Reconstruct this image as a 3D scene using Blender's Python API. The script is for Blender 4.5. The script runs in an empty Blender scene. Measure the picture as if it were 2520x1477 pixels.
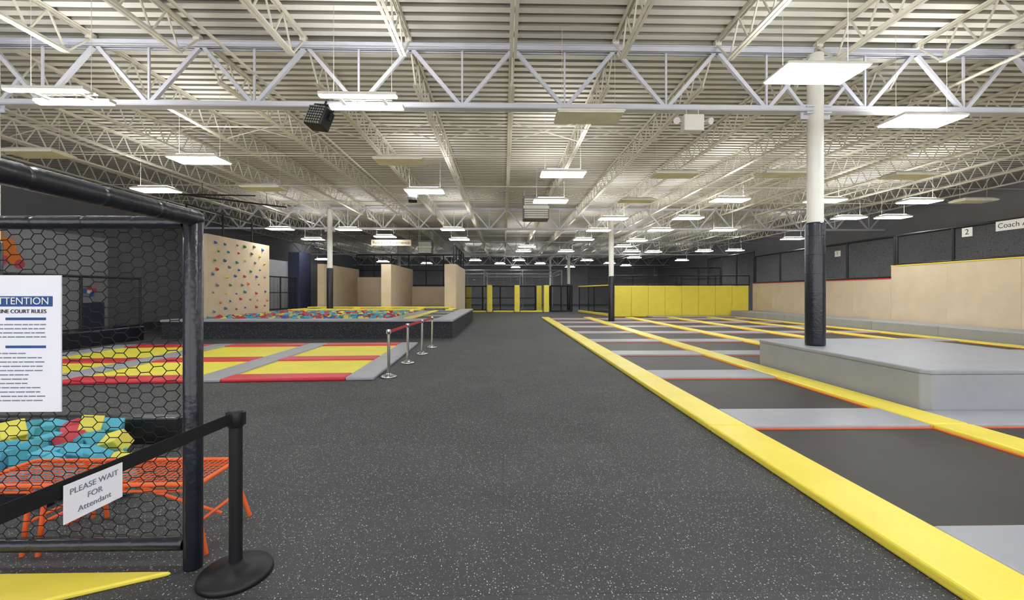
import bpy, math, random, itertools
from mathutils import Vector, Matrix
random.seed(7)
R=math.radians
scene=bpy.context.scene
COL=scene.collection
scene.view_settings.view_transform='Standard'

# ---------------- materials ----------------
def lin(c):
    return tuple(((v/255)/12.92 if v/255<=0.04045 else ((v/255+0.055)/1.055)**2.4) for v in c)
def mat(name,rgb,rough=0.6,metal=0.0,var=0.08,scale=3.0,bump=0.0,bscale=60,spec=0.4):
    m=bpy.data.materials.new(name); m.use_nodes=True
    nt=m.node_tree; b=nt.nodes['Principled BSDF']
    c=lin(rgb)
    tc=nt.nodes.new('ShaderNodeTexCoord'); n=nt.nodes.new('ShaderNodeTexNoise')
    n.inputs['Scale'].default_value=scale; n.inputs['Detail'].default_value=4
    nt.links.new(tc.outputs['Object'],n.inputs['Vector'])
    r=nt.nodes.new('ShaderNodeValToRGB')
    r.color_ramp.elements[0].position=0.3; r.color_ramp.elements[1].position=0.7
    r.color_ramp.elements[0].color=tuple(v*(1-var) for v in c)+(1,)
    r.color_ramp.elements[1].color=tuple(min(1,v*(1+var)) for v in c)+(1,)
    nt.links.new(n.outputs['Fac'],r.inputs['Fac']); nt.links.new(r.outputs['Color'],b.inputs['Base Color'])
    b.inputs['Roughness'].default_value=rough; b.inputs['Metallic'].default_value=metal
    b.inputs['Specular IOR Level'].default_value=spec
    if bump>0:
        n2=nt.nodes.new('ShaderNodeTexNoise'); n2.inputs['Scale'].default_value=bscale
        nt.links.new(tc.outputs['Object'],n2.inputs['Vector'])
        bp=nt.nodes.new('ShaderNodeBump'); bp.inputs['Strength'].default_value=bump; bp.inputs['Distance'].default_value=0.01
        nt.links.new(n2.outputs['Fac'],bp.inputs['Height']); nt.links.new(bp.outputs['Normal'],b.inputs['Normal'])
    return m
def emis(name,rgb,s):
    m=bpy.data.materials.new(name); m.use_nodes=True
    b=m.node_tree.nodes['Principled BSDF']; c=lin(rgb)+(1,)
    b.inputs['Base Color'].default_value=c; b.inputs['Emission Color'].default_value=c
    b.inputs['Emission Strength'].default_value=s
    return m
def speckle(name,base,speck,scale,dens,rad,rough=0.75,seam=True):
    m=bpy.data.materials.new(name); m.use_nodes=True
    nt=m.node_tree; b=nt.nodes['Principled BSDF']; L=nt.links.new
    tc=nt.nodes.new('ShaderNodeTexCoord')
    n=nt.nodes.new('ShaderNodeTexNoise'); n.inputs['Scale'].default_value=1.2; n.inputs['Detail'].default_value=5
    L(tc.outputs['Object'],n.inputs['Vector'])
    r=nt.nodes.new('ShaderNodeValToRGB'); c=lin(base)
    r.color_ramp.elements[0].position=.3; r.color_ramp.elements[1].position=.7
    r.color_ramp.elements[0].color=tuple(v*.88 for v in c)+(1,); r.color_ramp.elements[1].color=tuple(v*1.12 for v in c)+(1,)
    L(n.outputs['Fac'],r.inputs['Fac'])
    col=r.outputs['Color']
    if seam:
        br=nt.nodes.new('ShaderNodeTexBrick'); br.inputs['Scale'].default_value=1.0
        br.inputs['Brick Width'].default_value=1.2; br.inputs['Row Height'].default_value=1.2
        br.offset=0.0
        br.inputs['Color1'].default_value=(1,1,1,1); br.inputs['Color2'].default_value=(.86,.86,.86,1)
        br.inputs['Mortar'].default_value=(.7,.7,.7,1); br.inputs['Mortar Size'].default_value=.004
        L(tc.outputs['Object'],br.inputs['Vector'])
        mm=nt.nodes.new('ShaderNodeMix'); mm.data_type='RGBA'; mm.blend_type='MULTIPLY'; mm.inputs[0].default_value=1
        L(col,mm.inputs[6]); L(br.outputs['Color'],mm.inputs[7]); col=mm.outputs[2]
    for k,(sc,dn) in enumerate(((scale,dens),(scale*2.1,dens*.8))):
        v=nt.nodes.new('ShaderNodeTexVoronoi'); v.inputs['Scale'].default_value=sc
        L(tc.outputs['Object'],v.inputs['Vector'])
        lt=nt.nodes.new('ShaderNodeMath'); lt.operation='LESS_THAN'; lt.inputs[1].default_value=rad
        L(v.outputs['Distance'],lt.inputs[0])
        sx=nt.nodes.new('ShaderNodeSeparateColor'); L(v.outputs['Color'],sx.inputs[0])
        gt=nt.nodes.new('ShaderNodeMath'); gt.operation='LESS_THAN'; gt.inputs[1].default_value=dn
        L(sx.outputs[0],gt.inputs[0])
        mu=nt.nodes.new('ShaderNodeMath'); mu.operation='MULTIPLY'; L(lt.outputs[0],mu.inputs[0]); L(gt.outputs[0],mu.inputs[1])
        mx=nt.nodes.new('ShaderNodeMix'); mx.data_type='RGBA'
        L(mu.outputs[0],mx.inputs[0]); L(col,mx.inputs[6]); mx.inputs[7].default_value=lin(speck)+(1,)
        col=mx.outputs[2]
    L(col,b.inputs['Base Color']); b.inputs['Roughness'].default_value=rough
    b.inputs['Specular IOR Level'].default_value=.3
    return m
def sheer(name,rgb,op):
    m=bpy.data.materials.new(name); m.use_nodes=True
    nt=m.node_tree; b=nt.nodes['Principled BSDF']; L=nt.links.new
    b.inputs['Base Color'].default_value=lin(rgb)+(1,); b.inputs['Roughness'].default_value=.9
    tc=nt.nodes.new('ShaderNodeTexCoord'); v=nt.nodes.new('ShaderNodeTexVoronoi'); v.inputs['Scale'].default_value=36
    v.feature='DISTANCE_TO_EDGE'; v.inputs['Randomness'].default_value=.6
    L(tc.outputs['Object'],v.inputs['Vector'])
    lt=nt.nodes.new('ShaderNodeMath'); lt.operation='LESS_THAN'; lt.inputs[1].default_value=op
    L(v.outputs['Distance'],lt.inputs[0]); L(lt.outputs[0],b.inputs['Alpha'])
    return m

M={}
M['floor']=speckle('rubber_floor',(69,70,71),(190,191,190),62,.28,.24)
M['carpet']=speckle('carpet_black',(42,43,46),(120,125,135),40,.25,.3,seam=False)
M['deck']=mat('painted_deck',(228,226,217),.6,0,.07,.5)
M['deck2']=mat('shaded_deck_flute',(164,160,148),.8,0,.1,.8)  # darker tone paints rib shade into flutes and slopes of the deck
M['steel']=mat('painted_steel',(212,213,222),.5,0,.05,2)
M['steel2']=mat('painted_joist',(222,218,203),.55,0,.06,1)
M['housing']=mat('lamp_housing',(235,233,224),.5)
M['housing_off']=mat('lamp_lens_off',(250,244,222),.5)
M['lamp']=emis('lamp_lens',(250,252,255),28)
M['upfill']=emis('added_uplight_glow',(253,252,252),34)  # glow added on top of the fixtures to brighten the ceiling
M['wall']=mat('dark_grey_wall',(152,152,158),.8,0,.06,.7)
M['walldk']=mat('charcoal_wall',(148,149,154),.8,0,.06,.7)
M['navy']=mat('navy_wall',(52,58,82),.7)
M['yellow']=mat('yellow_vinyl',(238,219,80),.38,0,.05,2,.35,14)
M['grey']=mat('grey_vinyl',(154,157,163),.42,0,.05,2,.3,12)
M['red']=mat('red_vinyl',(200,50,62),.4,0,.05,2,.3,12)
M['bed']=mat('trampoline_mesh',(55,53,50),.55,0,.12,1.5)
M['bedy']=mat('yellow_trampoline_mesh',(228,218,70),.5,0,.05,1.5)
M['orangew']=mat('orange_webbing',(215,92,45),.6)
M['black']=mat('black_vinyl',(27,29,40),.28,0,.15,6,.5,18,.6)
M['blackm']=mat('black_metal',(24,25,28),.45)
M['cord']=mat('black_cord',(14,14,16),.8)
M['white']=mat('white_paint',(232,230,222),.45,0,.03)
M['paper']=mat('white_paper',(238,238,246),.6,0,.02)
M['orange']=mat('orange_steel',(232,100,44),.4)
M['chrome']=mat('chrome',(205,208,212),.18,1.0,.02)
M['ply']=mat('plywood_sheet',(216,198,168),.6,0,.05,1.6)
M['net']=sheer('net_fabric',(20,20,22),.045)
M['blue']=mat('sign_blue',(42,78,140),.6)
M['ink']=mat('ink',(40,48,66),.7)
M['inkb']=mat('ink_grey',(120,126,140),.7)
M['cyan']=mat('foam_cyan',(88,170,194),.9)
M['teal']=mat('foam_teal',(66,144,158),.9)
M['fyel']=mat('foam_yellow',(222,212,96),.9)
M['fred']=mat('foam_red',(196,72,82),.9)
M['green']=mat('hold_green',(60,150,70),.6)
M['hblue']=mat('hold_blue',(60,104,180),.6)
M['hor']=mat('hold_orange',(220,120,40),.6)
M['grille']=mat('grille_grey',(130,130,128),.5,.3)
M['rigm']=mat('rig_grey',(165,166,168),.5,.2)

# ---------------- mesh builder ----------------
class MB:
    def __init__(s): s.v=[];s.f=[];s.m=[];s.sm=[]
    def _add(s,vs,fs,mi=0,sm=False):
        o=len(s.v); s.v+= [tuple(v) for v in vs]
        for f in fs: s.f.append(tuple(i+o for i in f)); s.m.append(mi); s.sm.append(sm)
        return s
    def box(s,x0,x1,y0,y1,z0,z1,mi=0):
        vs=[(x0,y0,z0),(x1,y0,z0),(x1,y1,z0),(x0,y1,z0),(x0,y0,z1),(x1,y0,z1),(x1,y1,z1),(x0,y1,z1)]
        return s._add(vs,[(0,3,2,1),(4,5,6,7),(0,1,5,4),(1,2,6,5),(2,3,7,6),(3,0,4,7)],mi)
    def frame(s,p0,p1):
        p0=Vector(p0);p1=Vector(p1);d=(p1-p0).normalized()
        up=Vector((0,0,1)) if abs(d.z)<.98 else Vector((0,1,0))
        a=d.cross(up).normalized(); b=a.cross(d).normalized()
        return p0,p1,a,b
    def beam(s,p0,p1,w,h,mi=0):
        p0,p1,a,b=s.frame(p0,p1); vs=[]
        for p in (p0,p1):
            for i,j in ((-1,-1),(1,-1),(1,1),(-1,1)): vs.append(p+a*w/2*i+b*h/2*j)
        return s._add(vs,[(0,1,2,3),(7,6,5,4),(0,4,5,1),(1,5,6,2),(2,6,7,3),(3,7,4,0)],mi)
    def tube(s,p0,p1,r,n=12,mi=0,r2=None,caps=True):
        p0,p1,a,b=s.frame(p0,p1); r2=r if r2 is None else r2; vs=[]
        for p,q in ((p0,r),(p1,r2)):
            for k in range(n):
                t=2*math.pi*k/n; vs.append(p+a*q*math.cos(t)+b*q*math.sin(t))
        s._add(vs,[(k,(k+1)%n,n+(k+1)%n,n+k) for k in range(n)],mi,n>5)
        if caps: s._add(vs,[tuple(range(n))[::-1],tuple(range(n,2*n))],mi)
        return s
    def lathe(s,prof,n=32,mi=0,cx=0,cy=0):
        vs=[];fs=[]
        for r,z in prof:
            for k in range(n):
                t=2*math.pi*k/n; vs.append((cx+r*math.cos(t),cy+r*math.sin(t),z))
        for i in range(len(prof)-1):
            for k in range(n): fs.append((i*n+k,i*n+(k+1)%n,(i+1)*n+(k+1)%n,(i+1)*n+k))
        return s._add(vs,fs,mi,True)
    def prism(s,pts,z0,z1,mi=0):
        n=len(pts); vs=[(x,y,z0) for x,y in pts]+[(x,y,z1) for x,y in pts]
        return s._add(vs,[tuple(range(n))[::-1],tuple(range(n,2*n))]+[(k,(k+1)%n,n+(k+1)%n,n+k) for k in range(n)],mi)
    def mesh(s,name,mats,bevel=0,seg=2):
        me=bpy.data.meshes.new(name); me.from_pydata(s.v,[],s.f)
        for m in mats: me.materials.append(M[m])
        me.polygons.foreach_set('material_index',s.m); me.polygons.foreach_set('use_smooth',s.sm)
        if bevel:
            import bmesh
            bm=bmesh.new(); bm.from_mesh(me)
            bmesh.ops.bevel(bm,geom=bm.edges[:],offset=bevel,segments=seg,affect='EDGES',profile=.5)
            bm.to_mesh(me); bm.free()
        me.update(); return me
def add(name,me,loc=(0,0,0),rot=(0,0,0),parent=None,label=None,cat=None,group=None,kind=None):
    o=bpy.data.objects.new(name,me); o.location=loc; o.rotation_euler=rot
    if parent is not None: o.parent=parent
    if label: o['label']=label
    if cat: o['category']=cat
    if group: o['group']=group
    if kind: o['kind']=kind
    COL.objects.link(o); return o
_c={}
def padmesh(sx,sy,sz,m,bev=.025):
    k=(round(sx,3),round(sy,3),round(sz,3),m,bev)
    if k not in _c: _c[k]=MB().box(-sx/2,sx/2,-sy/2,sy/2,0,sz).mesh('pad',[m],bev,3)
    return _c[k]
def pad(name,x0,x1,y0,y1,m,label,group,z=0,h=.07,T=None,bev=.025,cat='safety pad'):
    cx,cy=(x0+x1)/2,(y0+y1)/2; rz=0
    if T: cx,cy,rz=T(cx,cy)
    return add(name,padmesh(x1-x0-.006,y1-y0-.006,h,m,bev),(cx,cy,z),(0,0,rz),label=label,cat=cat,group=group)
def text(name,s,size,loc,rot,m,parent=None,align='CENTER'):
    cu=bpy.data.curves.new(name,'FONT'); cu.body=s; cu.size=size; cu.align_x=align; cu.align_y='CENTER'; cu.extrude=.0008
    t=bpy.data.objects.new('tmp',cu); COL.objects.link(t)
    bpy.context.view_layer.update()
    me=bpy.data.meshes.new_from_object(t.evaluated_get(bpy.context.evaluated_depsgraph_get()))
    bpy.data.objects.remove(t)
    me.materials.clear(); me.materials.append(M[m])
    return add(name,me,loc,rot,parent)

XL,XR,YB,YF=-20.2,22.6,-6,62
# ---------------- room ----------------
add('floor',MB().box(XL,XR,YB,YF,-.1,0).mesh('floor',['floor']),kind='structure')
add('wall_left',MB().box(XL-.2,XL,YB,YF,0,6.9).mesh('w',['walldk']),kind='structure')
add('wall_right',MB().box(XR,XR+.2,YB,YF,0,6.9).mesh('w',['wall']),kind='structure')
add('wall_far',MB().box(XL,XR,YF,YF+.2,0,6.9).mesh('w',['wall']),kind='structure')
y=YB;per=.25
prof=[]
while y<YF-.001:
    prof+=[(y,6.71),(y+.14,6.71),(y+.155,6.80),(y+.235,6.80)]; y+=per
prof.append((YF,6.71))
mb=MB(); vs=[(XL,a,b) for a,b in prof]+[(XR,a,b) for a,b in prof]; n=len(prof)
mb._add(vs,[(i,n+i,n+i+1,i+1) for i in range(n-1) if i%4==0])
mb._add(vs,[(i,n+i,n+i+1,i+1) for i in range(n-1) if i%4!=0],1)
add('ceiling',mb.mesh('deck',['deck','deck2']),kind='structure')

# ---------------- columns ----------------
COLS=[(6.3,8.5,.63,3.1),(-10,8.5,0,2.7),(6.3,24.8,0,2.65),(-10,24.8,.69,3.1),(6.3,41.1,0,2.5),(-10,41.1,0,2.5),(6.3,57.4,0,2.5)]
for i,(x,y,z0,zp) in enumerate(COLS):
    r=add('support_column',MB().tube((0,0,z0),(0,0,6.5),.145,24).mesh('col',['white']),(x,y,0),label='round white steel column with black padded lower sleeve',cat='column',group='roof columns')
    mb=MB().lathe([(.148,z0),(.172,z0+.01),(.178,z0+.05),(.178,zp-.04),(.168,zp),(.148,zp+.01)],24)
    for k in range(6): mb.lathe([(.179,z0+.3+k*.38),(.181,z0+.31+k*.38),(.179,z0+.32+k*.38)],24)
    add('padded_sleeve',mb.mesh('sl',['black']),parent=r)
    mb=MB().box(-.25,.25,-.12,.12,5.28,5.31).box(-.25,.25,-.12,.12,5.41,5.44).box(-.3,-.14,-.01,.01,5.2,5.5).box(.14,.3,-.01,.01,5.2,5.5)
    add('bracket_plate',mb.mesh('pl',['steel']),parent=r)
    mb=MB().beam((.15,0,5.3),(.62,-.0,5.9),.06,.06).beam((-.15,0,5.3),(-.62,0,5.9),.06,.06)
    add('knee_brace',mb.mesh('kb',['steel']),parent=r)
# ---------------- girders ----------------
def girder(n):
    P=2.04; L=n*P; mb=MB()
    for dy in (-.07,.07):
        mb.box(0.1,L-.1,dy-.035,dy+.035,6.49,6.505); mb.box(.1,L-.1,dy-.008,dy+.008,6.49,6.6)
        mb.box(0.1,L-.1,dy-.035,dy+.035,5.345,5.36); mb.box(.1,L-.1,dy-.008,dy+.008,5.345,5.44)
    mb.box(.1,L-.1,-.11,.11,6.585,6.6); mb.box(.1,L-.1,-.09,.09,5.335,5.348)
    for i in range(n):
        a,b,c=i*P,(i+.5)*P,(i+1)*P
        mb.beam((a+.05,0,6.5),(b-.02,0,5.4),.07,.07); mb.beam((b+.02,0,5.4),(c-.05,0,6.5),.07,.07)
        mb.beam((b,0,5.4),(b,0,6.5),.035,.035)
    return mb.mesh('girder',['steel'])
G8,G5=girder(8),girder(5)
for y in (8.5,24.8,41.1,57.4):
    for x,g in ((-20.2,G5),(-10,G8),(6.3,G8)):
        add('roof_girder',g,(x,y,0),label='light grey steel truss girder spanning between columns',cat='roof truss',group='roof girders')
# ---------------- joists ----------------
def joist(L):
    mb=MB()
    for dx in (-.035,.035):
        mb.box(dx-.028,dx+.028,0.02,L-.02,6.695,6.703); mb.box(dx-.005,dx+.005,0.02,L-.02,6.64,6.7)
        mb.box(dx-.028,dx+.028,.55,L-.55,6.08,6.088); mb.box(dx-.005,dx+.005,.55,L-.55,6.085,6.14)
    n=int((L-1.1)/.62); p=(L-1.1)/n
    for i in range(n):
        a=.55+i*p
        mb.beam((0,a,6.1),(0,a+p/2,6.67),.026,.026); mb.beam((0,a+p/2,6.67),(0,a+p,6.1),.026,.026)
    mb.beam((0,.05,6.66),(0,.55,6.1),.03,.03); mb.beam((0,L-.05,6.66),(0,L-.55,6.1),.03,.03)
    mb.box(-.06,.06,0.02,.14,6.602,6.69); mb.box(-.06,.06,L-.14,L-.02,6.602,6.69)
    return mb.mesh('joist',['steel2'])
J16,J14,J4=joist(16.3),joist(14.3),joist(4.4)
for k in range(-12,8):
    x=6.3+2.04*k
    for y,j in ((-5.8,J14),(8.5,J16),(24.8,J16),(41.1,J16),(57.4,J4)):
        add('roof_joist',j,(x,y,0),label='cream painted open web steel joist under metal deck',cat='roof joist',group='roof joists')
for y in (4.2,11.4,13.6,17.6,20.6,29,33,37,45.5,50):
    for z in ((6.12,) if y!=13.6 else (6.14,6.06)):
        add('bridging_rod',MB().tube((XL,y,z-.045),(XR,y,z-.045),.016,6).mesh('rod',['steel2']),label='thin steel bridging rod running across the joists',cat='rod',group='bridging rods')
for x,y0,y1,z in ((9.3,-5,60,5.98),(-4.9,-5,60,6.0),(14.9,-5,60,5.98)):
    add('sprinkler_pipe',MB().tube((x,y0,z),(x,y1,z),.03,10).mesh('pipe',['steel2']),label='long cream sprinkler pipe under the roof joists',cat='pipe',group='sprinkler pipes')
XB=MB().beam((.05,0,6.12),(1.99,0,6.66),.02,.02).beam((.05,.03,6.66),(1.99,.03,6.12),.02,.02).mesh('xb',['steel2'])
for y in (5.9,12.4,20.7):
    for k in range(-12,8):
        add('cross_brace',XB,(6.3+2.04*k,y,0),label='thin crossed steel brace between roof joists',cat='brace',group='cross braces')

# ---------------- light fixtures ----------------
h=MB().box(-.62,.62,-.3,.3,.0,.03)
h._add([(-.62,-.3,.03),(.62,-.3,.03),(.62,.3,.03),(-.62,.3,.03),(-.5,-.2,.1),(.5,-.2,.1),(.5,.2,.1),(-.5,.2,.1)],[(0,1,5,4),(1,2,6,5),(2,3,7,6),(3,0,4,7)])
H=h.mesh('housing',['housing'])
LENS=MB().box(-.6,.6,-.28,.28,-.02,0).mesh('lens',['lamp'])
LOFF=MB().box(-.6,.6,-.28,.28,-.02,0).mesh('lensoff',['housing_off'])
UP=MB().box(-.46,.46,-.16,.16,.1,.115).mesh('up',['upfill'])  # added upward-facing fill panel, lights the deck
CAB=MB().tube((-.5,0,.1),(-.5,0,1.68),.004,5).mesh('cab',['steel2'])
CAB2=MB().tube((.5,0,.1),(.5,0,1.68),.004,5).mesh('cab',['steel2'])
HS=MB().box(-.65,.65,-.3,-.16,0,.05).box(-.65,.65,.16,.3,0,.05).box(-.4,-.34,-.16,.16,.02,.05).box(.34,.4,-.16,.16,.02,.05).box(-.5,.5,-.04,.04,.05,.1).mesh('strip',['housing'])
LS=MB().box(-.64,.64,-.29,-.19,-.02,0).box(-.64,.64,.2,.28,-.02,0).mesh('striplens',['lamp'])
def lamp(x,y,on=True,strip=False):
    z=5.0
    lab='rectangular hanging high bay light fixture, glowing white' if on else 'rectangular hanging light fixture, switched off, cream lens'  # lit label also goes to lamps added for far end and side walls
    if strip: lab='twin tube strip light fixture, glowing white'
    o=add('ceiling_light',HS if strip else H,(x,y,z),label=lab,cat='ceiling light',group='hanging light fixtures')
    add('lens',LS if strip else (LENS if on else LOFF),parent=o)
    if on: add('added_uplight',UP,parent=o)
    add('hanging_cable',CAB,parent=o); add('hanging_cable',CAB2,parent=o)
ON=[(4.71,6.35),(8.04,8.05),(-7.58,10.8),(-11.2,14.0),(1.66,11.9),(-2.57,14),(1.7,15.4),(8.08,15.1),(11.55,15.1),(15.1,15.2),(4.9,19),(8.2,18.8),(15.3,18.6),(17.1,18.4),(-11.6,22.4),(-11.8,26.7),(-8.1,22.5),(-7,25.4),(-2.66,22.4),(-2.74,26.6),(1.7,30.7),(1.6,34),(5,26.5),(8.5,27),(8.6,30.4),(5,34),(10.3,34),(17.8,25.9),(16,33.7),(18.2,33.2),(8.6,43.8),(18.3,43.4),(-.4,48.8),(4.2,48.7),(1.6,43.8),(-2.9,43.9),(-12.9,46),(-8.7,48.6),(-18.1,43),(8.3,22.4),(5.05,22.6),(11.6,22.3),(12.4,40.2),(12.2,34.5),
 (1.6,56),(8.6,55),(-6.5,56),(15,52),(-14,54),(12,48),  # extra lamps added to lighten the far end
 (-2.6,3.4),(1.7,2.0),(-7.6,3.6),(4.8,1.0),(8.2,3.2),(-2.6,-1.5),(11.5,5.0),(-11.2,6),(15,8),(20.3,10),(-15.5,10)]  # grid continued out of view; last two lamps added to brighten side walls
for x,y in ON: lamp(x,y)
for x,y in ((-2.44,7.45),(-7.46,7.35)): lamp(x,y,strip=True)
for x,y in ((1.6,8.0),(-2.6,10.8),(4.8,11.9),(7.8,11.8),(11.5,11.9),(-11.1,10.4),(-7.6,13.7),(4.8,15.3),(17,15.1)): lamp(x,y,False)

# ---------------- hanging gear ----------------
def ledlight(x,y,z,s,rot):
    o=add('stage_light',MB().box(-.2*s,.2*s,-.14*s,.14*s,-.2*s,.2*s).mesh('body',['blackm'],.03*s),(x,y,z),rot,label='black LED effect light hanging from the roof steel',cat='stage light')
    mb=MB()
    for i in range(7):
        for j in range(7):
            cx,cz=(-.165+.055*i)*s,(-.165+.055*j)*s
            mb.tube((cx,-.14*s,cz),(cx,-.16*s,cz),.022*s,8)
    add('lens_cluster',mb.mesh('lens',['chrome']),parent=o)
    add('mounting_yoke',MB().beam((-.23*s,0,0),(-.23*s,0,.3*s),.03*s,.05*s).beam((.23*s,0,0),(.23*s,0,.3*s),.03*s,.05*s).beam((-.24*s,0,.3*s),(.24*s,0,.3*s),.04*s,.03*s).tube((0,0,.3*s),(0,0,.34*s+.05),.02,8).mesh('y',['blackm']),parent=o)
ledlight(-3.55,8.3,5.05,1,(R(-15),R(12),R(-20)))
ledlight(-2.96,14,4.8,.7,(R(-15),0,R(10)))
o=add('emergency_light',MB().box(-.2,.2,-.1,.1,-.16,.16).mesh('eb',['white'],.02),(3.75,8.4,5.05),label='white emergency light box with two small lamp heads',cat='emergency light')
for sx in (-1,1):
    add('lamp_head',MB().tube((sx*.2,0,.04),(sx*.29,0,.06),.012,8).tube((sx*.3,.04,.07),(sx*.34,-.08,.03),.04,14,r2=.065).mesh('lh',['white']),parent=o)
add('hanger',MB().tube((-.12,0,.16),(-.12,0,.3),.01,6).tube((.12,0,.16),(.12,0,.3),.01,6).mesh('hg',['steel']),parent=o)
def hvac(x,y,z,s):
    o=add('unit_heater',MB().box(-.55*s,.55*s,0,.8*s,-.5*s,.5*s).mesh('hv',['grille'],.02),(x,y,z),label='grey suspended heater unit with louvred grille',cat='heater')
    mb=MB()
    for k in range(9): mb.box(-.5*s,.5*s,-.03*s,0,(-.46+k*.095)*s,(-.40+k*.095)*s)
    mb.box(-.55*s,.55*s,-.05*s,-.02*s,-.07*s,.05*s)
    add('louvre_grille',mb.mesh('lv',['housing']),parent=o)
    mb=MB()
    for i in (-.5,.5): mb.tube((i*s,.1,.5*s),(i*s,.1,6.1-z),.012,6).tube((i*s,.7*s,.5*s),(i*s,.7*s,6.1-z),.012,6)
    add('hanger_rod',mb.mesh('hr',['steel2']),parent=o)
hvac(1.4,18.2,5.35,1); hvac(-5.6,30.5,4.95,.9)

# ---------------- right trampoline court ----------------
lines=[2.52,5.30,8.08,10.86,13.5,15.45]; LW=.48
BX=(5.8,9.5,5.8,9.65)
def clash(x0,x1,y0,y1): return not(x1<=BX[0]+.001 or x0>=BX[1]-.001 or y1<=BX[2]+.001 or y0>=BX[3]-.001)
ys=[-.83+3*k for k in range(10)]
for li,x in enumerate(lines):
    for y in ys:
        y0,y1=y,min(y+3,28.2)
        if li>1 and y1<5: continue
        segs=[(y0,y1)]
        if clash(x,x+LW,y0,y1):
            segs=[(a,b) for a,b in ((y0,BX[2]),(BX[3],y1)) if b-a>.1]
        for a,b in segs:
            pad('runner_pad',x,x+LW,a,b,'yellow','long yellow vinyl safety pad between black trampolines','yellow runner pads',h=.08)
EDGE={}
def bed(x0,x1,y0,y1,m,T=None,edge='orangew',lab='black square trampoline bed with orange edge webbing',grp='black trampolines'):
    sx,sy=x1-x0,y1-y0; k=(round(sx,2),round(sy,2),m)
    if k not in EDGE:
        a=MB().box(-sx/2,sx/2,-sy/2,sy/2,0,.025).mesh('bed',[m])
        w=.035; b=MB().box(-sx/2,sx/2,-sy/2,-sy/2+w,.025,.035).box(-sx/2,sx/2,sy/2-w,sy/2,.025,.035).box(-sx/2,-sx/2+w,-sy/2+w,sy/2-w,.025,.035).box(sx/2-w,sx/2,-sy/2+w,sy/2-w,.025,.035).mesh('edge',[edge])
        EDGE[k]=(a,b)
    cx,cy,rz=(x0+x1)/2,(y0+y1)/2,0
    if T: cx,cy,rz=T(cx,cy)
    a,b=EDGE[k]
    o=add('trampoline',a,(cx,cy,.001),(0,0,rz),label=lab,cat='trampoline',group=grp)
    add('edge_webbing',b,parent=o)
for i in range(5):
    x0,x1=lines[i]+LW,lines[i+1]
    for y in ys:
        if i>0 and y+3<5: continue
        yy0,yy1=y,y+.77
        if i==0 or not clash(x0,x1,yy0,yy1):
            pad('cross_pad',x0,x1,yy0,yy1,'grey','grey vinyl safety pad between black trampolines','grey cross pads',h=.07)
        elif yy0<BX[2]:
            pad('cross_pad',x0,x1,yy0,BX[2],'grey','grey vinyl safety pad between black trampolines','grey cross pads',h=.07)
        b0,b1=y+.77,min(y+3,28.2)
        if i>0 and clash(x0,x1,b0,b1):
            if b1>BX[3]+.3: b0=max(b0,BX[3])
            else: continue
        xa=x0
        if i==1 and b0<24.8<b1: xa=6.6
        if b1-b0>.3: bed(xa,x1,b0,b1,'bed')
o=add('padded_platform',MB().prism([(5.86,5.9),(5.96,5.8),(9.5,5.8),(9.5,9.65),(5.86,9.65)],0.001,.56).mesh('pp',['grey'],.015),label='large raised grey vinyl padded platform around a column',cat='padded platform')
add('top_mat',MB().prism([(5.85,5.89),(5.95,5.79),(9.5,5.79),(9.5,9.66),(5.85,9.66)],.56,.63).mesh('pt',['grey'],.02),parent=o)
for k in range(9):
    y0=4+k*2.85
    pad('side_platform',16.0,17.5,y0,y0+2.85,'grey','raised grey padded bench platform along plywood wall','side platforms',h=.45,cat='padded platform')
pad('end_platform',10,15.9,28.25,29.7,'grey','low grey padded deck in front of yellow wall pads','end platforms',h=.1,cat='padded platform')
for k in range(8):
    x0=7.8+k*1.19
    add('wall_pad',padmesh(1.18,.12,2.18,'yellow',.03),(x0+.595,29.85,0),label='tall yellow vinyl wall pad',cat='wall pad',group='yellow wall pads')
for k in range(11):
    if k<6: y0=4.4+k*2.433; y1=y0+2.43; hh=2.88
    else: y0=19+(k-6)*2.15; y1=y0+2.148; hh=2.32
    o=add('plywood_wall_panel',MB().box(-.05,.05,0,y1-y0,0,hh).mesh('pw',['ply'],.005),(17.62,y0,0),label='pale plywood panel of the trampoline court side wall',cat='plywood panel',group='plywood side wall panels')
    add('top_trim',MB().box(-.07,.07,0,y1-y0,hh,hh+.04).mesh('tt',['yellow' if k<6 else 'red']),parent=o)
def railing(pts,z0,z1,label,r=.04,net=True,spacing=2.2,mids=()):
    for (a,b) in zip(pts[:-1],pts[1:]):
        A=Vector((a[0],a[1],0));B=Vector((b[0],b[1],0)); L=(B-A).length; n=max(1,round(L/spacing))
        mb=MB(); mb.tube((A.x,A.y,z1),(B.x,B.y,z1),r,8); mb.tube((A.x,A.y,z0+.06),(B.x,B.y,z0+.06),r*.8,8)
        for m in mids: mb.tube((A.x,A.y,m),(B.x,B.y,m),r*.6,8)
        mb.tube((A.x,A.y,z0),(A.x,A.y,z1),r,8)
        o=add('net_railing',mb.mesh('rail',['blackm']),label=label,cat='railing',group='black net railings')
        for i in range(1,n+1):
            p=A.lerp(B,i/n); add('post',MB().tube((p.x,p.y,z0),(p.x,p.y,z1+.04),r,8).mesh('post',['blackm']),parent=o)
        if net:
            add('net',MB()._add([(A.x,A.y,z0),(B.x,B.y,z0),(B.x,B.y,z1),(A.x,A.y,z1)],[(0,1,2,3)]).mesh('net',['net']),parent=o)
    return o
railing([(17.75,4.4),(17.75,18.9)],2.9,4.25,'black padded railing with netting above plywood wall',r=.055,spacing=2.4)
railing([(17.75,19),(17.75,29.7)],2.34,4.25,'black padded railing with netting above plywood wall',r=.055,spacing=2.4)
railing([(17.8,29.95),(17.8,36.8)],0,4.6,'tall black net railing behind the court',r=.05)
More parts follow.
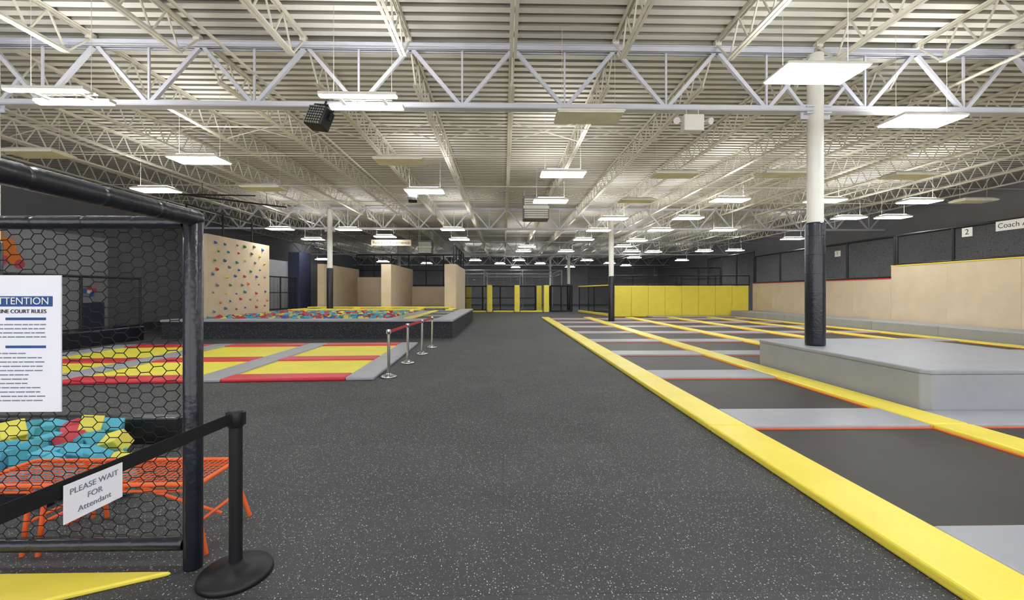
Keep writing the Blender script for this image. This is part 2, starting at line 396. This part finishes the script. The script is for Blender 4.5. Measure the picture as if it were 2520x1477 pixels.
railing([(7.8,30.2),(17.6,30.2)],2.2,2.9,'black railing above yellow wall pads',r=.04,net=False)
railing([(7.4,37),(19,37)],0,3.85,'tall black netted enclosure',r=.05,spacing=1.9,mids=(2.9,))
o=railing([(7.7,30),(6.6,37)],0,2.2,'black net fence with yellow frame beside walkway',r=.05,spacing=3.5)
add('frame_pad',MB().beam((7.6,30.1,2.22),(6.55,37,2.22),.09,.09).mesh('ff',['yellow'],.02),parent=o)
add('frame_pad',MB().beam((7.6,30.1,.09),(6.55,37,.09),.16,.18).mesh('ff',['yellow'],.02),parent=o)
def plate(x,y,z,w,h,txt,size,al='CENTER'):
    o=add('wall_sign',MB().box(-.01,.01,-w/2,w/2,-h/2,h/2).mesh('pl',['white']),(x,y,z),label='white sign board with black lettering on railing',cat='sign')
    text('lettering',txt,size,(-.014,(w/2-.06) if al=='LEFT' else 0,0),(R(90),0,R(-90)),'ink',o,al)
plate(17.66,15.9,4.0,.36,.34,'2',.3); plate(17.66,22.2,3.75,.36,.3,'1',.26)
plate(17.66,13.95,4.06,2.0,.34,'Coach A',.25,'LEFT')

# ---------------- far area ----------------
for x,y in ((-3.4,42),(-1.2,37),(1.17,37),(3.25,39),(3.72,37)):
    o=add('padded_post',padmesh(.46,.46,2.3,'yellow',.05),(x,y,0),label='square yellow padded post beside obstacle course',cat='padded post',group='yellow padded posts')
    add('top_cap',MB().box(-.2,.2,-.2,.2,2.3,2.34).mesh('cap',['yellow'],.01),parent=o)
for x0,x1 in ((-3.2,-1.5),(-.9,.9),(1.45,3.4)):
    pad('floor_bolster',x0,x1,36.9,37.2,'yellow','low yellow padded bolster between posts','yellow bolsters',h=.14)
railing([(-3.6,40),(3.0,40)],0,2.3,'black net fence behind yellow padded posts',r=.06,spacing=1.8,mids=(1.2,))
railing([(4.2,38),(6.1,38)],0,2.3,'black net gate beside walkway',r=.07,spacing=.95)
mb=MB()
for y in (44,52):
    for z in (3.6,4.0): mb.tube((-6,y,z),(6,y,z),.04,8)
    for k in range(24): mb.beam((-6+k*.5,y,3.6 if k%2 else 4.0),(-5.5+k*.5,y,4.0 if k%2 else 3.6),.03,.03)
for x in (-6,-2,2,6):
    for z in (3.6,4.0): mb.tube((x,44,z),(x,52,z),.04,8)
    mb.tube((x,44,0),(x,44,4),.06,8).tube((x,52,0),(x,52,4),.06,8)
o=add('obstacle_course_rig',mb.mesh('rig',['rigm']),label='grey metal truss rig of an overhead obstacle course',cat='obstacle rig')
for k in range(14):
    x=-4.5+k*.75; zz=2.0+.5*(k%3)
    mb=MB().tube((x,44.2,3.6),(x,44.2,zz),.015,6).tube((x-.14,44.2,zz),(x+.14,44.2,zz),.025,8)
    add('hanging_grip',mb.mesh('grip',['rigm']),parent=o)

# ---------------- left court ----------------
ang=R(3); O=(-2.5,8.3)
def T(u,v): return O[0]+u*math.cos(ang)-v*math.sin(ang), O[1]+u*math.sin(ang)+v*math.cos(ang), ang
us=[(-.55,0),(-3.45,-2.85),(-6.35,-5.75),(-9.25,-8.65)]
vsr=[(0,.5),(2.3,2.9),(5.2,5.8)]
for a,b in us:
    pad('runner_pad',a,b,0,2.6,'grey','long grey vinyl safety pad between yellow trampolines','grey runner pads',T=T)
    pad('runner_pad',a,b,2.6,5.8,'grey','long grey vinyl safety pad between yellow trampolines','grey runner pads',T=T)
for ci,((a0,a1),(b0,b1)) in enumerate(zip(us[:-1],us[1:])):
    for c,d in vsr:
        if ci==2 and c==0:
            pad('cross_pad',b1,-7.75,c,d,'red','red vinyl safety pad between yellow trampolines','red cross pads',T=T)
            pad('cross_pad',-7.2,a0,c,d,'red','red vinyl safety pad between yellow trampolines','red cross pads',T=T)
        else: pad('cross_pad',b1,a0,c,d,'red','red vinyl safety pad between yellow trampolines','red cross pads',T=T)
    for (c0,c1),(d0,d1) in zip(vsr[:-1],vsr[1:]):
        bed(b1,a0,c1+(.35 if ci==2 and c0==0 else 0),d0,'bedy',T=T,edge='bedy',lab='yellow trampoline bed between red and grey pads',grp='yellow trampolines')
add('padded_kerb',MB().box(-13.2,-12.9,7,15.6,0,.5).mesh('kerb',['black'],.03),label='low black padded kerb wall beside yellow trampolines',cat='padded kerb')
railing([(-13.05,7),(-13.05,15.6)],.5,2.2,'black net railing beside the yellow trampoline court',r=.04,spacing=2.2)
add('low_partition_wall',MB().box(-16.4,-16.2,5,17.8,0,3.9).mesh('pw',['walldk']),label='charcoal grey partition wall beside trampoline court',cat='partition wall')
o=add('wall_mural',MB().box(0,.02,-.05,.05,-.05,.05).mesh('mu',['hor']),(-16.19,13.9,3.3),label='colourful abstract green and orange painted mural',cat='mural')
for (dy,dz,r,m) in ((-.35,.45,.28,'green'),(.0,.3,.22,'hor'),(.3,-.1,.3,'hor'),(-.3,-.15,.34,'green'),(.1,-.5,.25,'fred'),(.55,-.45,.22,'hor'),(-.5,-.55,.24,'hor'),(.7,-.65,.15,'fred')):
    add('paint_patch',MB().tube((0,dy,dz),(.015+random.random()*.01,dy,dz),r,20).mesh('bl',[m]),parent=o)
o=add('wall_motif',MB().tube((0,0,0),(.015,0,0),.1,16).mesh('mo',['white']),(-16.19,17.0,1.75),label='small red and blue painted motif on dark wall',cat='mural')
for dy,dz,m in ((-.2,.02,'hblue'),(.2,.03,'fred'),(0,.14,'fred'),(.1,-.12,'hblue')):
    add('paint_patch',MB().tube((0,dy,dz),(.02,dy,dz),.1,12).mesh('bl',[m]),parent=o)
add('door_1',MB().box(0,.04,-.5,.5,0,1.3).mesh('dr',['navy']),(-16.19,17.1,0),kind='structure')

# ---------------- foam pit platform ----------------
mb=MB().box(-12.5,-1.9,15.85,16.15,0.001,.62).box(-2.2,-1.9,16.15,26.4,.001,.62).box(-12.5,-2.2,23.9,26.4,.001,.62).box(-4.5,-2.2,16.15,23.9,.001,.62).box(-12.5,-12.3,16.15,23.9,.001,.62)
o=add('foam_pit_platform',mb.mesh('fp',['carpet']),label='raised platform with black speckled sides around foam pit',cat='platform')
mb=MB().box(-12.52,-1.87,15.8,16.6,.62,.70).box(-2.6,-1.87,16.61,26.4,.62,.70).box(-4.5,-4.0,16.61,23.9,.62,.7).box(-12.5,-2.6,23.9,24.3,.62,.69).box(-4,-2.6,19,19.4,.62,.69).box(-4,-2.6,21.6,22,.62,.69)
add('grey_top_pad',mb.mesh('gt',['grey'],.015),parent=o)
add('jump_bed',MB().box(-4,-2.6,16.61,23.9,.62,.64).box(-12.5,-2.6,24.3,26.4,.62,.64).mesh('jb',['bed']),parent=o)
add('pit_base',MB().box(-12.29,-4.51,16.16,23.89,.001,.36).mesh('fb',['blackm']),parent=o)
for x in (-12.2,-10.9,-9,-7.1,-5.2,-3.3):
    add('yellow_pad',MB().box(x,x+.4,24.32,26.4,.64,.75).mesh('yp',['yellow'],.03),parent=o)
add('yellow_pad',MB().box(-11.8,-3.2,25.9,26.3,.75,.84).mesh('yp',['yellow'],.03),parent=o)
add('yellow_pad',MB().box(-11.8,-4.6,24.0,24.3,.69,.79).mesh('yp',['yellow'],.03),parent=o)
add('yellow_pad',MB().box(-3.9,-3.6,16.7,23.8,.64,.72).mesh('yp',['yellow'],.03),parent=o)
FM=['cyan','fyel','fred','cyan','teal','fyel','hblue']
FC={m:MB().box(-.1,.1,-.1,.1,-.1,.1).mesh('foam',[m],.008,1) for m in sorted(set(FM))}
FS={m:MB().box(-.085,.085,-.085,.085,-.085,.085).mesh('foam',[m],.006,1) for m in sorted(set(FM))}
def rr(): return (random.uniform(-.6,.6),random.uniform(-.6,.6),random.uniform(0,3))
LBL={'cyan':'cyan','fyel':'yellow','fred':'red','teal':'teal','hblue':'blue'}
for j in range(8):
    for i in range(29):
        m=random.choice(['cyan','fred','fred','fyel','cyan','hblue','fyel','teal'])
        x=-12.0+i*.25+random.uniform(-.04,.04); y=17.0+j*.3+random.uniform(-.04,.04)
        add('foam_block',FC[m],(x,y,.53+random.uniform(-.06,.1)),rr(),label=LBL[m]+' foam cube in the raised pit',cat='foam block',group='foam cubes in the raised pit')
mb=MB()
for i in range(29):
    for j in range(15):
        x=-12.0+i*.25;y=19.45+j*.28;z=.54+random.uniform(-.06,.1)
        Rm=Matrix.Rotation(random.uniform(-.6,.6),3,'X')@Matrix.Rotation(random.uniform(0,3),3,'Z')
        vs=[Rm@Vector(c)*.1+Vector((x,y,z)) for c in itertools.product((-1,1),repeat=3)]
        mb._add(vs,[(0,1,3,2),(4,6,7,5),(0,4,5,1),(2,3,7,6),(0,2,6,4),(1,5,7,3)],random.randrange(5))
add('foam_block_fill',mb.mesh('ff',['cyan','fred','fyel','cyan','fred']),label='mass of coloured foam cubes filling the raised pit',cat='foam blocks',kind='stuff')
o=add('climbing_wall',MB().box(-13.3,-12.53,18.3,23.1,.001,4.2).mesh('cw',['ply'],.01),label='plywood climbing wall with coloured holds',cat='climbing wall')
for i in range(6):
    for j in range(9):
        y=18.7+i*.77+random.uniform(-.15,.15)+(.3 if j%2 else 0); z=.95+j*.37+random.uniform(-.08,.08)
        if y>22.9: continue
        m=random.choice(['hblue','fred','green','hor','teal','fyel','inkb'])
        mb=MB(); s=random.uniform(.05,.085)
        mb._add([(0,-s,-s*.6),(0,s,-s*.8),(0,s*1.1,s*.5),(0,-s*.7,s),(s*1.1,-s*.5,-s*.3),(s*1.2,s*.5,-s*.4),(s,s*.5,s*.3),(s*.9,-s*.3,s*.5)],[(4,5,6,7),(0,1,5,4),(1,2,6,5),(2,3,7,6),(3,0,4,7)])
        add('climbing_hold',mb.mesh('h',[m],.008,1),(-12.525,y,z),parent=o)
railing([(-13.1,17.9),(-13.1,22.5)],4.2,5.35,'black railing above the climbing wall',net=False,spacing=2.2)
add('rear_partition_wall',MB().box(-13.6,-13.3,23.2,36,0,3.6).mesh('rp',['walldk']),label='dark grey partition wall behind platform',cat='partition wall')
add('navy_pillar',MB().box(-13.28,-12.6,26.6,28.2,0,4.2).mesh('np',['navy'],.01),label='dark navy boxed pillar beside climbing wall',cat='pillar')
railing([(-13.0,23.3),(-12.75,26.5)],.7,2.6,'black net railing beside the climbing wall',spacing=1.5,mids=(1.7,))
def wing(x0,x1,h=3.46):
    o=add('plywood_wing_wall',MB().box(x0,x1,26.5,32.9,.001,h).mesh('ww',['ply'],.01),label='pale plywood wing wall between wall-run bays',cat='plywood wall',group='plywood wing walls')
    add('corner_trim',MB().box(x1-.02,x1+.01,26.48,26.51,.7,h).mesh('ct',['ply']),parent=o)
wing(-11.45,-11.05); wing(-7.55,-6.95); wing(-3.65,-2.95)
for x0,x1,h in ((-11.04,-7.56,2.86),(-6.94,-3.66,2.14)):
    add('plywood_back_panel',MB().box(x0,x1,32.5,32.8,.001,h).mesh('bp',['ply'],.01),label='plywood back panel of a wall-run bay',cat='plywood wall',group='plywood back panels')
    pad('bay_mat',x0+.02,x1-.02,26.6,32.4,'grey','grey padded landing mat in a plywood bay','bay mats',h=.69,cat='landing mat')
railing([(-11.3,33.1),(-3.3,33.1)],2.2,4.6,'black netted railing above plywood bays',spacing=1.3,mids=(3.4,),r=.045)
railing([(-3.1,33.1),(-3.1,26.7)],3.46,4.7,'black netted railing above plywood bays',spacing=1.6,r=.045)
o=add('hanging_banner',MB().box(-1.2,1.2,-.01,.01,-.18,.18).mesh('hb',['ply']),(-6.8,26,4.72),label='long pale banner sign with dark lettering',cat='sign')
text('lettering','Reaction Experience',.27,(0,-.014,0),(R(90),0,0),'ink',o)
add('hanger',MB().tube((-1.1,0,.18),(-1.1,0,1.35),.008,5).tube((1.1,0,.18),(1.1,0,1.35),.008,5).mesh('bh',['blackm']),parent=o)
add('curtain_track',MB().beam((-12.6,17,5.55),(-9.8,19.5,5.55),.06,.06).beam((-12.9,17.2,5.6),(-10,17.4,5.6),.05,.05).tube((-12,17.25,5.6),(-12,17.25,6.08),.01,5).tube((-10.4,18.95,5.55),(-10.4,18.95,6.08),.01,5).mesh('ct',['blackm']),label='black metal track hanging under the joists',cat='track')

# ---------------- stanchions ----------------
def stanchion(x,y,m,rb,rp,lab,grp,h=.97):
    o=add('belt_stanchion',MB().lathe([(0,0),(rb,0),(rb,.02),(rb*.95,.035),(rb*.5,.055),(rp*1.6,.075),(rp*1.3,.09),(0,.09)],40).mesh('base',[m]),(x,y,.001),label=lab,cat='stanchion',group=grp)
    add('post',MB().tube((0,0,.08),(0,0,h-.06),rp,24).mesh('post',[m]),parent=o)
    add('belt_head',MB().lathe([(rp,h-.1),(rp*1.25,h-.09),(rp*1.25,h-.01),(rp*1.1,h),(0,h)],24).box(-rp*1.5,rp*1.5,-rp*.35,rp*.35,h-.085,h-.01).mesh('head',[m]),parent=o)
    return o
SP=[(-2.3,8.6),(-2.3,10.3),(-2.24,11.8),(-2.2,13.2)]
for x,y in SP: stanchion(x,y,'chrome',.16,.03,'chrome queue post with red belt','chrome queue posts',.96)
for (a,b),(c,d) in zip(SP[:-1],SP[1:]):
    add('red_belt',MB().beam((a,b+.05,.91),(c,d-.05,.91),.006,.06).mesh('belt',['red']),label='red retractable belt between chrome queue posts',cat='belt',group='red belts')
stanchion(-1.61,2.6,'blackm',.2,.036,'black queue post with round base and black belt','black queue posts',.99)
stanchion(-1.79,.55,'blackm',.2,.036,'black queue post with round base and black belt','black queue posts',.99)
add('black_belt',MB().beam((-1.615,2.55,.95),(-1.785,.6,.94),.005,.065).mesh('bb',['cord']),label='black retractable belt stretched between queue posts',cat='belt')
rz=math.atan2(-1.615+1.785,2.55-.6)
o=add('paper_notice',MB().box(-.115,.115,-.075,.075,0,.002).mesh('pn',['paper']),(-1.673,1.78,.885),(R(90),0,R(90)-rz),label='white paper notice taped to the black belt',cat='sign')
for s,dy in (('PLEASE WAIT',.04),('FOR',0.0),('Attendant',-.04)):
    text('lettering',s,.032,(0,dy,.003),(0,0,0),'inkb',o)

# ---------------- foreground net fence ----------------
FX0,FX1,FY,ZT=-4.4,-1.92,2.68,2.15
o=add('net_fence',MB().lathe([(.0,0),(.05,0),(.052,.01),(.052,ZT+.03),(.03,ZT+.06),(0,ZT+.06)],20,cx=FX1,cy=FY).mesh('p',['black']),label='black padded frame fence with black hexagonal netting',cat='net fence')
def padtube(p0,p1,r):
    mb=MB(); p0=Vector(p0);p1=Vector(p1); L=(p1-p0).length; n=max(2,int(L/.28))
    for k in range(n):
        a=p0.lerp(p1,k/n);b=p0.lerp(p1,(k+1)/n)
        mb.tube(a,a.lerp(b,.06),r*.93,18,r2=r,caps=False).tube(a.lerp(b,.06),a.lerp(b,.94),r,18,caps=False).tube(a.lerp(b,.94),b,r,18,r2=r*.93,caps=False)
    return mb
ZR=ZT-.02
add('top_rail',padtube((FX0,FY,ZR),(FX1-.05,FY,ZR),.042).mesh('r',['black']),parent=o)
add('bottom_rail',padtube((FX0,FY,.15),(FX1-.05,FY,.15),.042).mesh('r',['black']),parent=o)
add('side_rail',padtube((FX1+.01,FY+.02,ZT+.01),(FX1+.01,1.1,ZT+.01),.05).mesh('r',['black']),parent=o)
add('post',padtube((FX1+.01,1.1,0),(FX1+.01,1.1,ZT),.05).mesh('r',['black']),parent=o)
add('post',padtube((FX0,FY,0),(FX0,FY,ZT),.05).mesh('r',['black']),parent=o)
mb=MB(); a,b=.05,.031; nx=int((FX1-.05-FX0)/(1.5*a)); nz=int((ZT-.15)/(2*b))
for i in range(nx):
    for j in range(nz+1):
        cx=FX0+.03+i*1.5*a; cz=.16+j*2*b+(b if i%2 else 0)
        def q(u,v):
            X,Z=cx+u,cz+v
            return (X+.012*math.sin(Z*7+X*2),FY+.012*math.sin(X*9+Z*5),min(ZR,max(.15,Z+.01*math.sin(X*6))))
        for e0,e1 in (((-a/2,b),(a/2,b)),((a/2,b),(a,0)),((a,0),(a/2,-b))):
            P0,P1=q(*e0),q(*e1)
            if (Vector(P0)-Vector(P1)).length>.004: mb.tube(P0,P1,.0028,4,caps=False)
add('netting',mb.mesh('netting',['cord']),parent=o)
# rules sign
SX,SZ=-3.02,1.39
o=add('rules_sign',MB().box(-.33,.33,0,.006,-.415,.415).mesh('rs',['paper']),(SX,FY-.03,SZ),label='white rules poster with blue header hung on netting',cat='sign')
add('blue_header',MB().box(-.29,.28,-.001,0,.225,.288).mesh('bh',['blue']),parent=o)
text('lettering','ATTENTION',.062,(.262,-.003,.257),(R(90),0,0),'white',o,'RIGHT')
text('lettering','TRAMPOLINE COURT RULES',.033,(.245,-.003,.195),(R(90),0,0),'ink',o,'RIGHT')
for z in (.15,-.02):
    add('heading_bar',MB().box(0,.24,-.001,0,z-.008,z+.008).mesh('hb',['blue']),parent=o)
    add('heading_bar',MB().box(-.28,-.15,-.001,0,z-.008,z+.008).mesh('hb',['blue']),parent=o)
for zs in ([.115,.09,.065,.04],[-.06-.026*k for k in range(12)]):
    mb2=MB()
    for z in zs:
        x=-.26; e=random.choice([.24,.22,.15,.24])
        while x<e-.03:
            w=random.uniform(.02,.06); mb2.box(x,min(e,x+w),-.001,0,z-.0035,z+.0035); x+=w+.006
    add('text_rows',mb2.mesh('tr',['inkb']),parent=o)
add('corner_mat',MB().prism([(-1.99,2.6),(-3.6,2.6),(-3.6,1.88),(-2.56,2.34)],0.001,.03).mesh('cm',['yellow'],.01),label='yellow vinyl floor mat beneath the net fence',cat='floor mat')
# bench
bx0,bx1,by0,by1=-3.5,-2.0,2.84,3.26
mb=MB()
for k in range(13): y=by0+k*(by1-by0)/12; mb.tube((bx0,y,.45),(bx1,y,.45),.0026,5)
for k in range(41): x=bx0+k*(bx1-bx0)/40; mb.tube((x,by0,.452),(x,by1,.452),.0026,5)
mb.tube((bx0,by0,.44),(bx1,by0,.44),.016,10).tube((bx0,by1,.44),(bx1,by1,.44),.016,10).tube((bx0,by0,.44),(bx0,by1,.44),.016,10).tube((bx1,by0,.44),(bx1,by1,.44),.016,10)
mb.tube((bx0,by0,.40),(bx1,by0,.40),.01,8).tube((bx0,by1,.4),(bx1,by1,.4),.01,8)
o=add('wire_bench',mb.mesh('seat',['orange']),label='orange steel wire mesh bench',cat='bench')
for x in (-2.05,-3.1,-3.0):
    dx=.12 if x>-2.5 else 0
    add('leg',MB().tube((x,by0+.02,.43),(x+dx,by0-.03,0),.014,10).tube((x,by1-.02,.43),(x+dx,by1+.03,0),.014,10).tube((x+dx*.5,by0,.2),(x+dx*.5,by1,.2),.011,8).mesh('leg',['orange']),parent=o)
add('brace',MB().tube((-2.02,3.1,.12),(-2.6,2.95,.42),.011,8).mesh('br',['orange']),parent=o)
add('brace',MB().tube((-3.0,3.0,.1),(-2.5,3.0,.42),.011,8).mesh('br',['orange']),parent=o)
# foam bin
mb=MB().box(-6,-3.6,3.42,3.52,0,.15).box(-6,-3.65,4.85,5.0,0,.3).box(-6,-5.9,3.52,4.85,0,.3)
add('foam_bin',mb.mesh('fb',['black'],.02),label='low black padded bin holding foam cubes',cat='foam bin')
for k in range(3):
    for i in range(12):
        for j in range(6):
            m=random.choice(['cyan','fyel','teal','fyel','cyan','cyan','fyel','fred'])
            x=-3.0-i*.2; y=3.64+j*.2
            if x>-.86*y-.02 or x<-5.3: continue
            if k==1 and (x>-.86*y-.13 or random.random()<.25): continue
            if k==2 and (x>-.9*y-.15 or j<3 or random.random()<.6): continue
            add('foam_block',FS[m],(x+random.uniform(-.015,.015),y+random.uniform(-.015,.015),.1+k*.12+random.uniform(0,.03)),rr() if k else (random.uniform(0,.15),random.uniform(0,.15),random.uniform(0,3)),label=LBL[m]+' foam cube heaped in the black bin',cat='foam block',group='foam cubes in the bin')

# ---------------- world & camera ----------------
w=bpy.data.worlds.new('World'); scene.world=w; w.use_nodes=True
w.node_tree.nodes['Background'].inputs[0].default_value=(.98,.98,1,1); w.node_tree.nodes['Background'].inputs[1].default_value=2.2
cam=bpy.data.cameras.new('Camera'); cam.sensor_width=36; cam.lens=15.0; cam.shift_y=-.0073; cam.clip_end=200; cam.clip_start=.05
co=bpy.data.objects.new('Camera',cam); co.location=(0,0,1.7); co.rotation_euler=(R(90),0,R(-1.15)); COL.objects.link(co); scene.camera=co
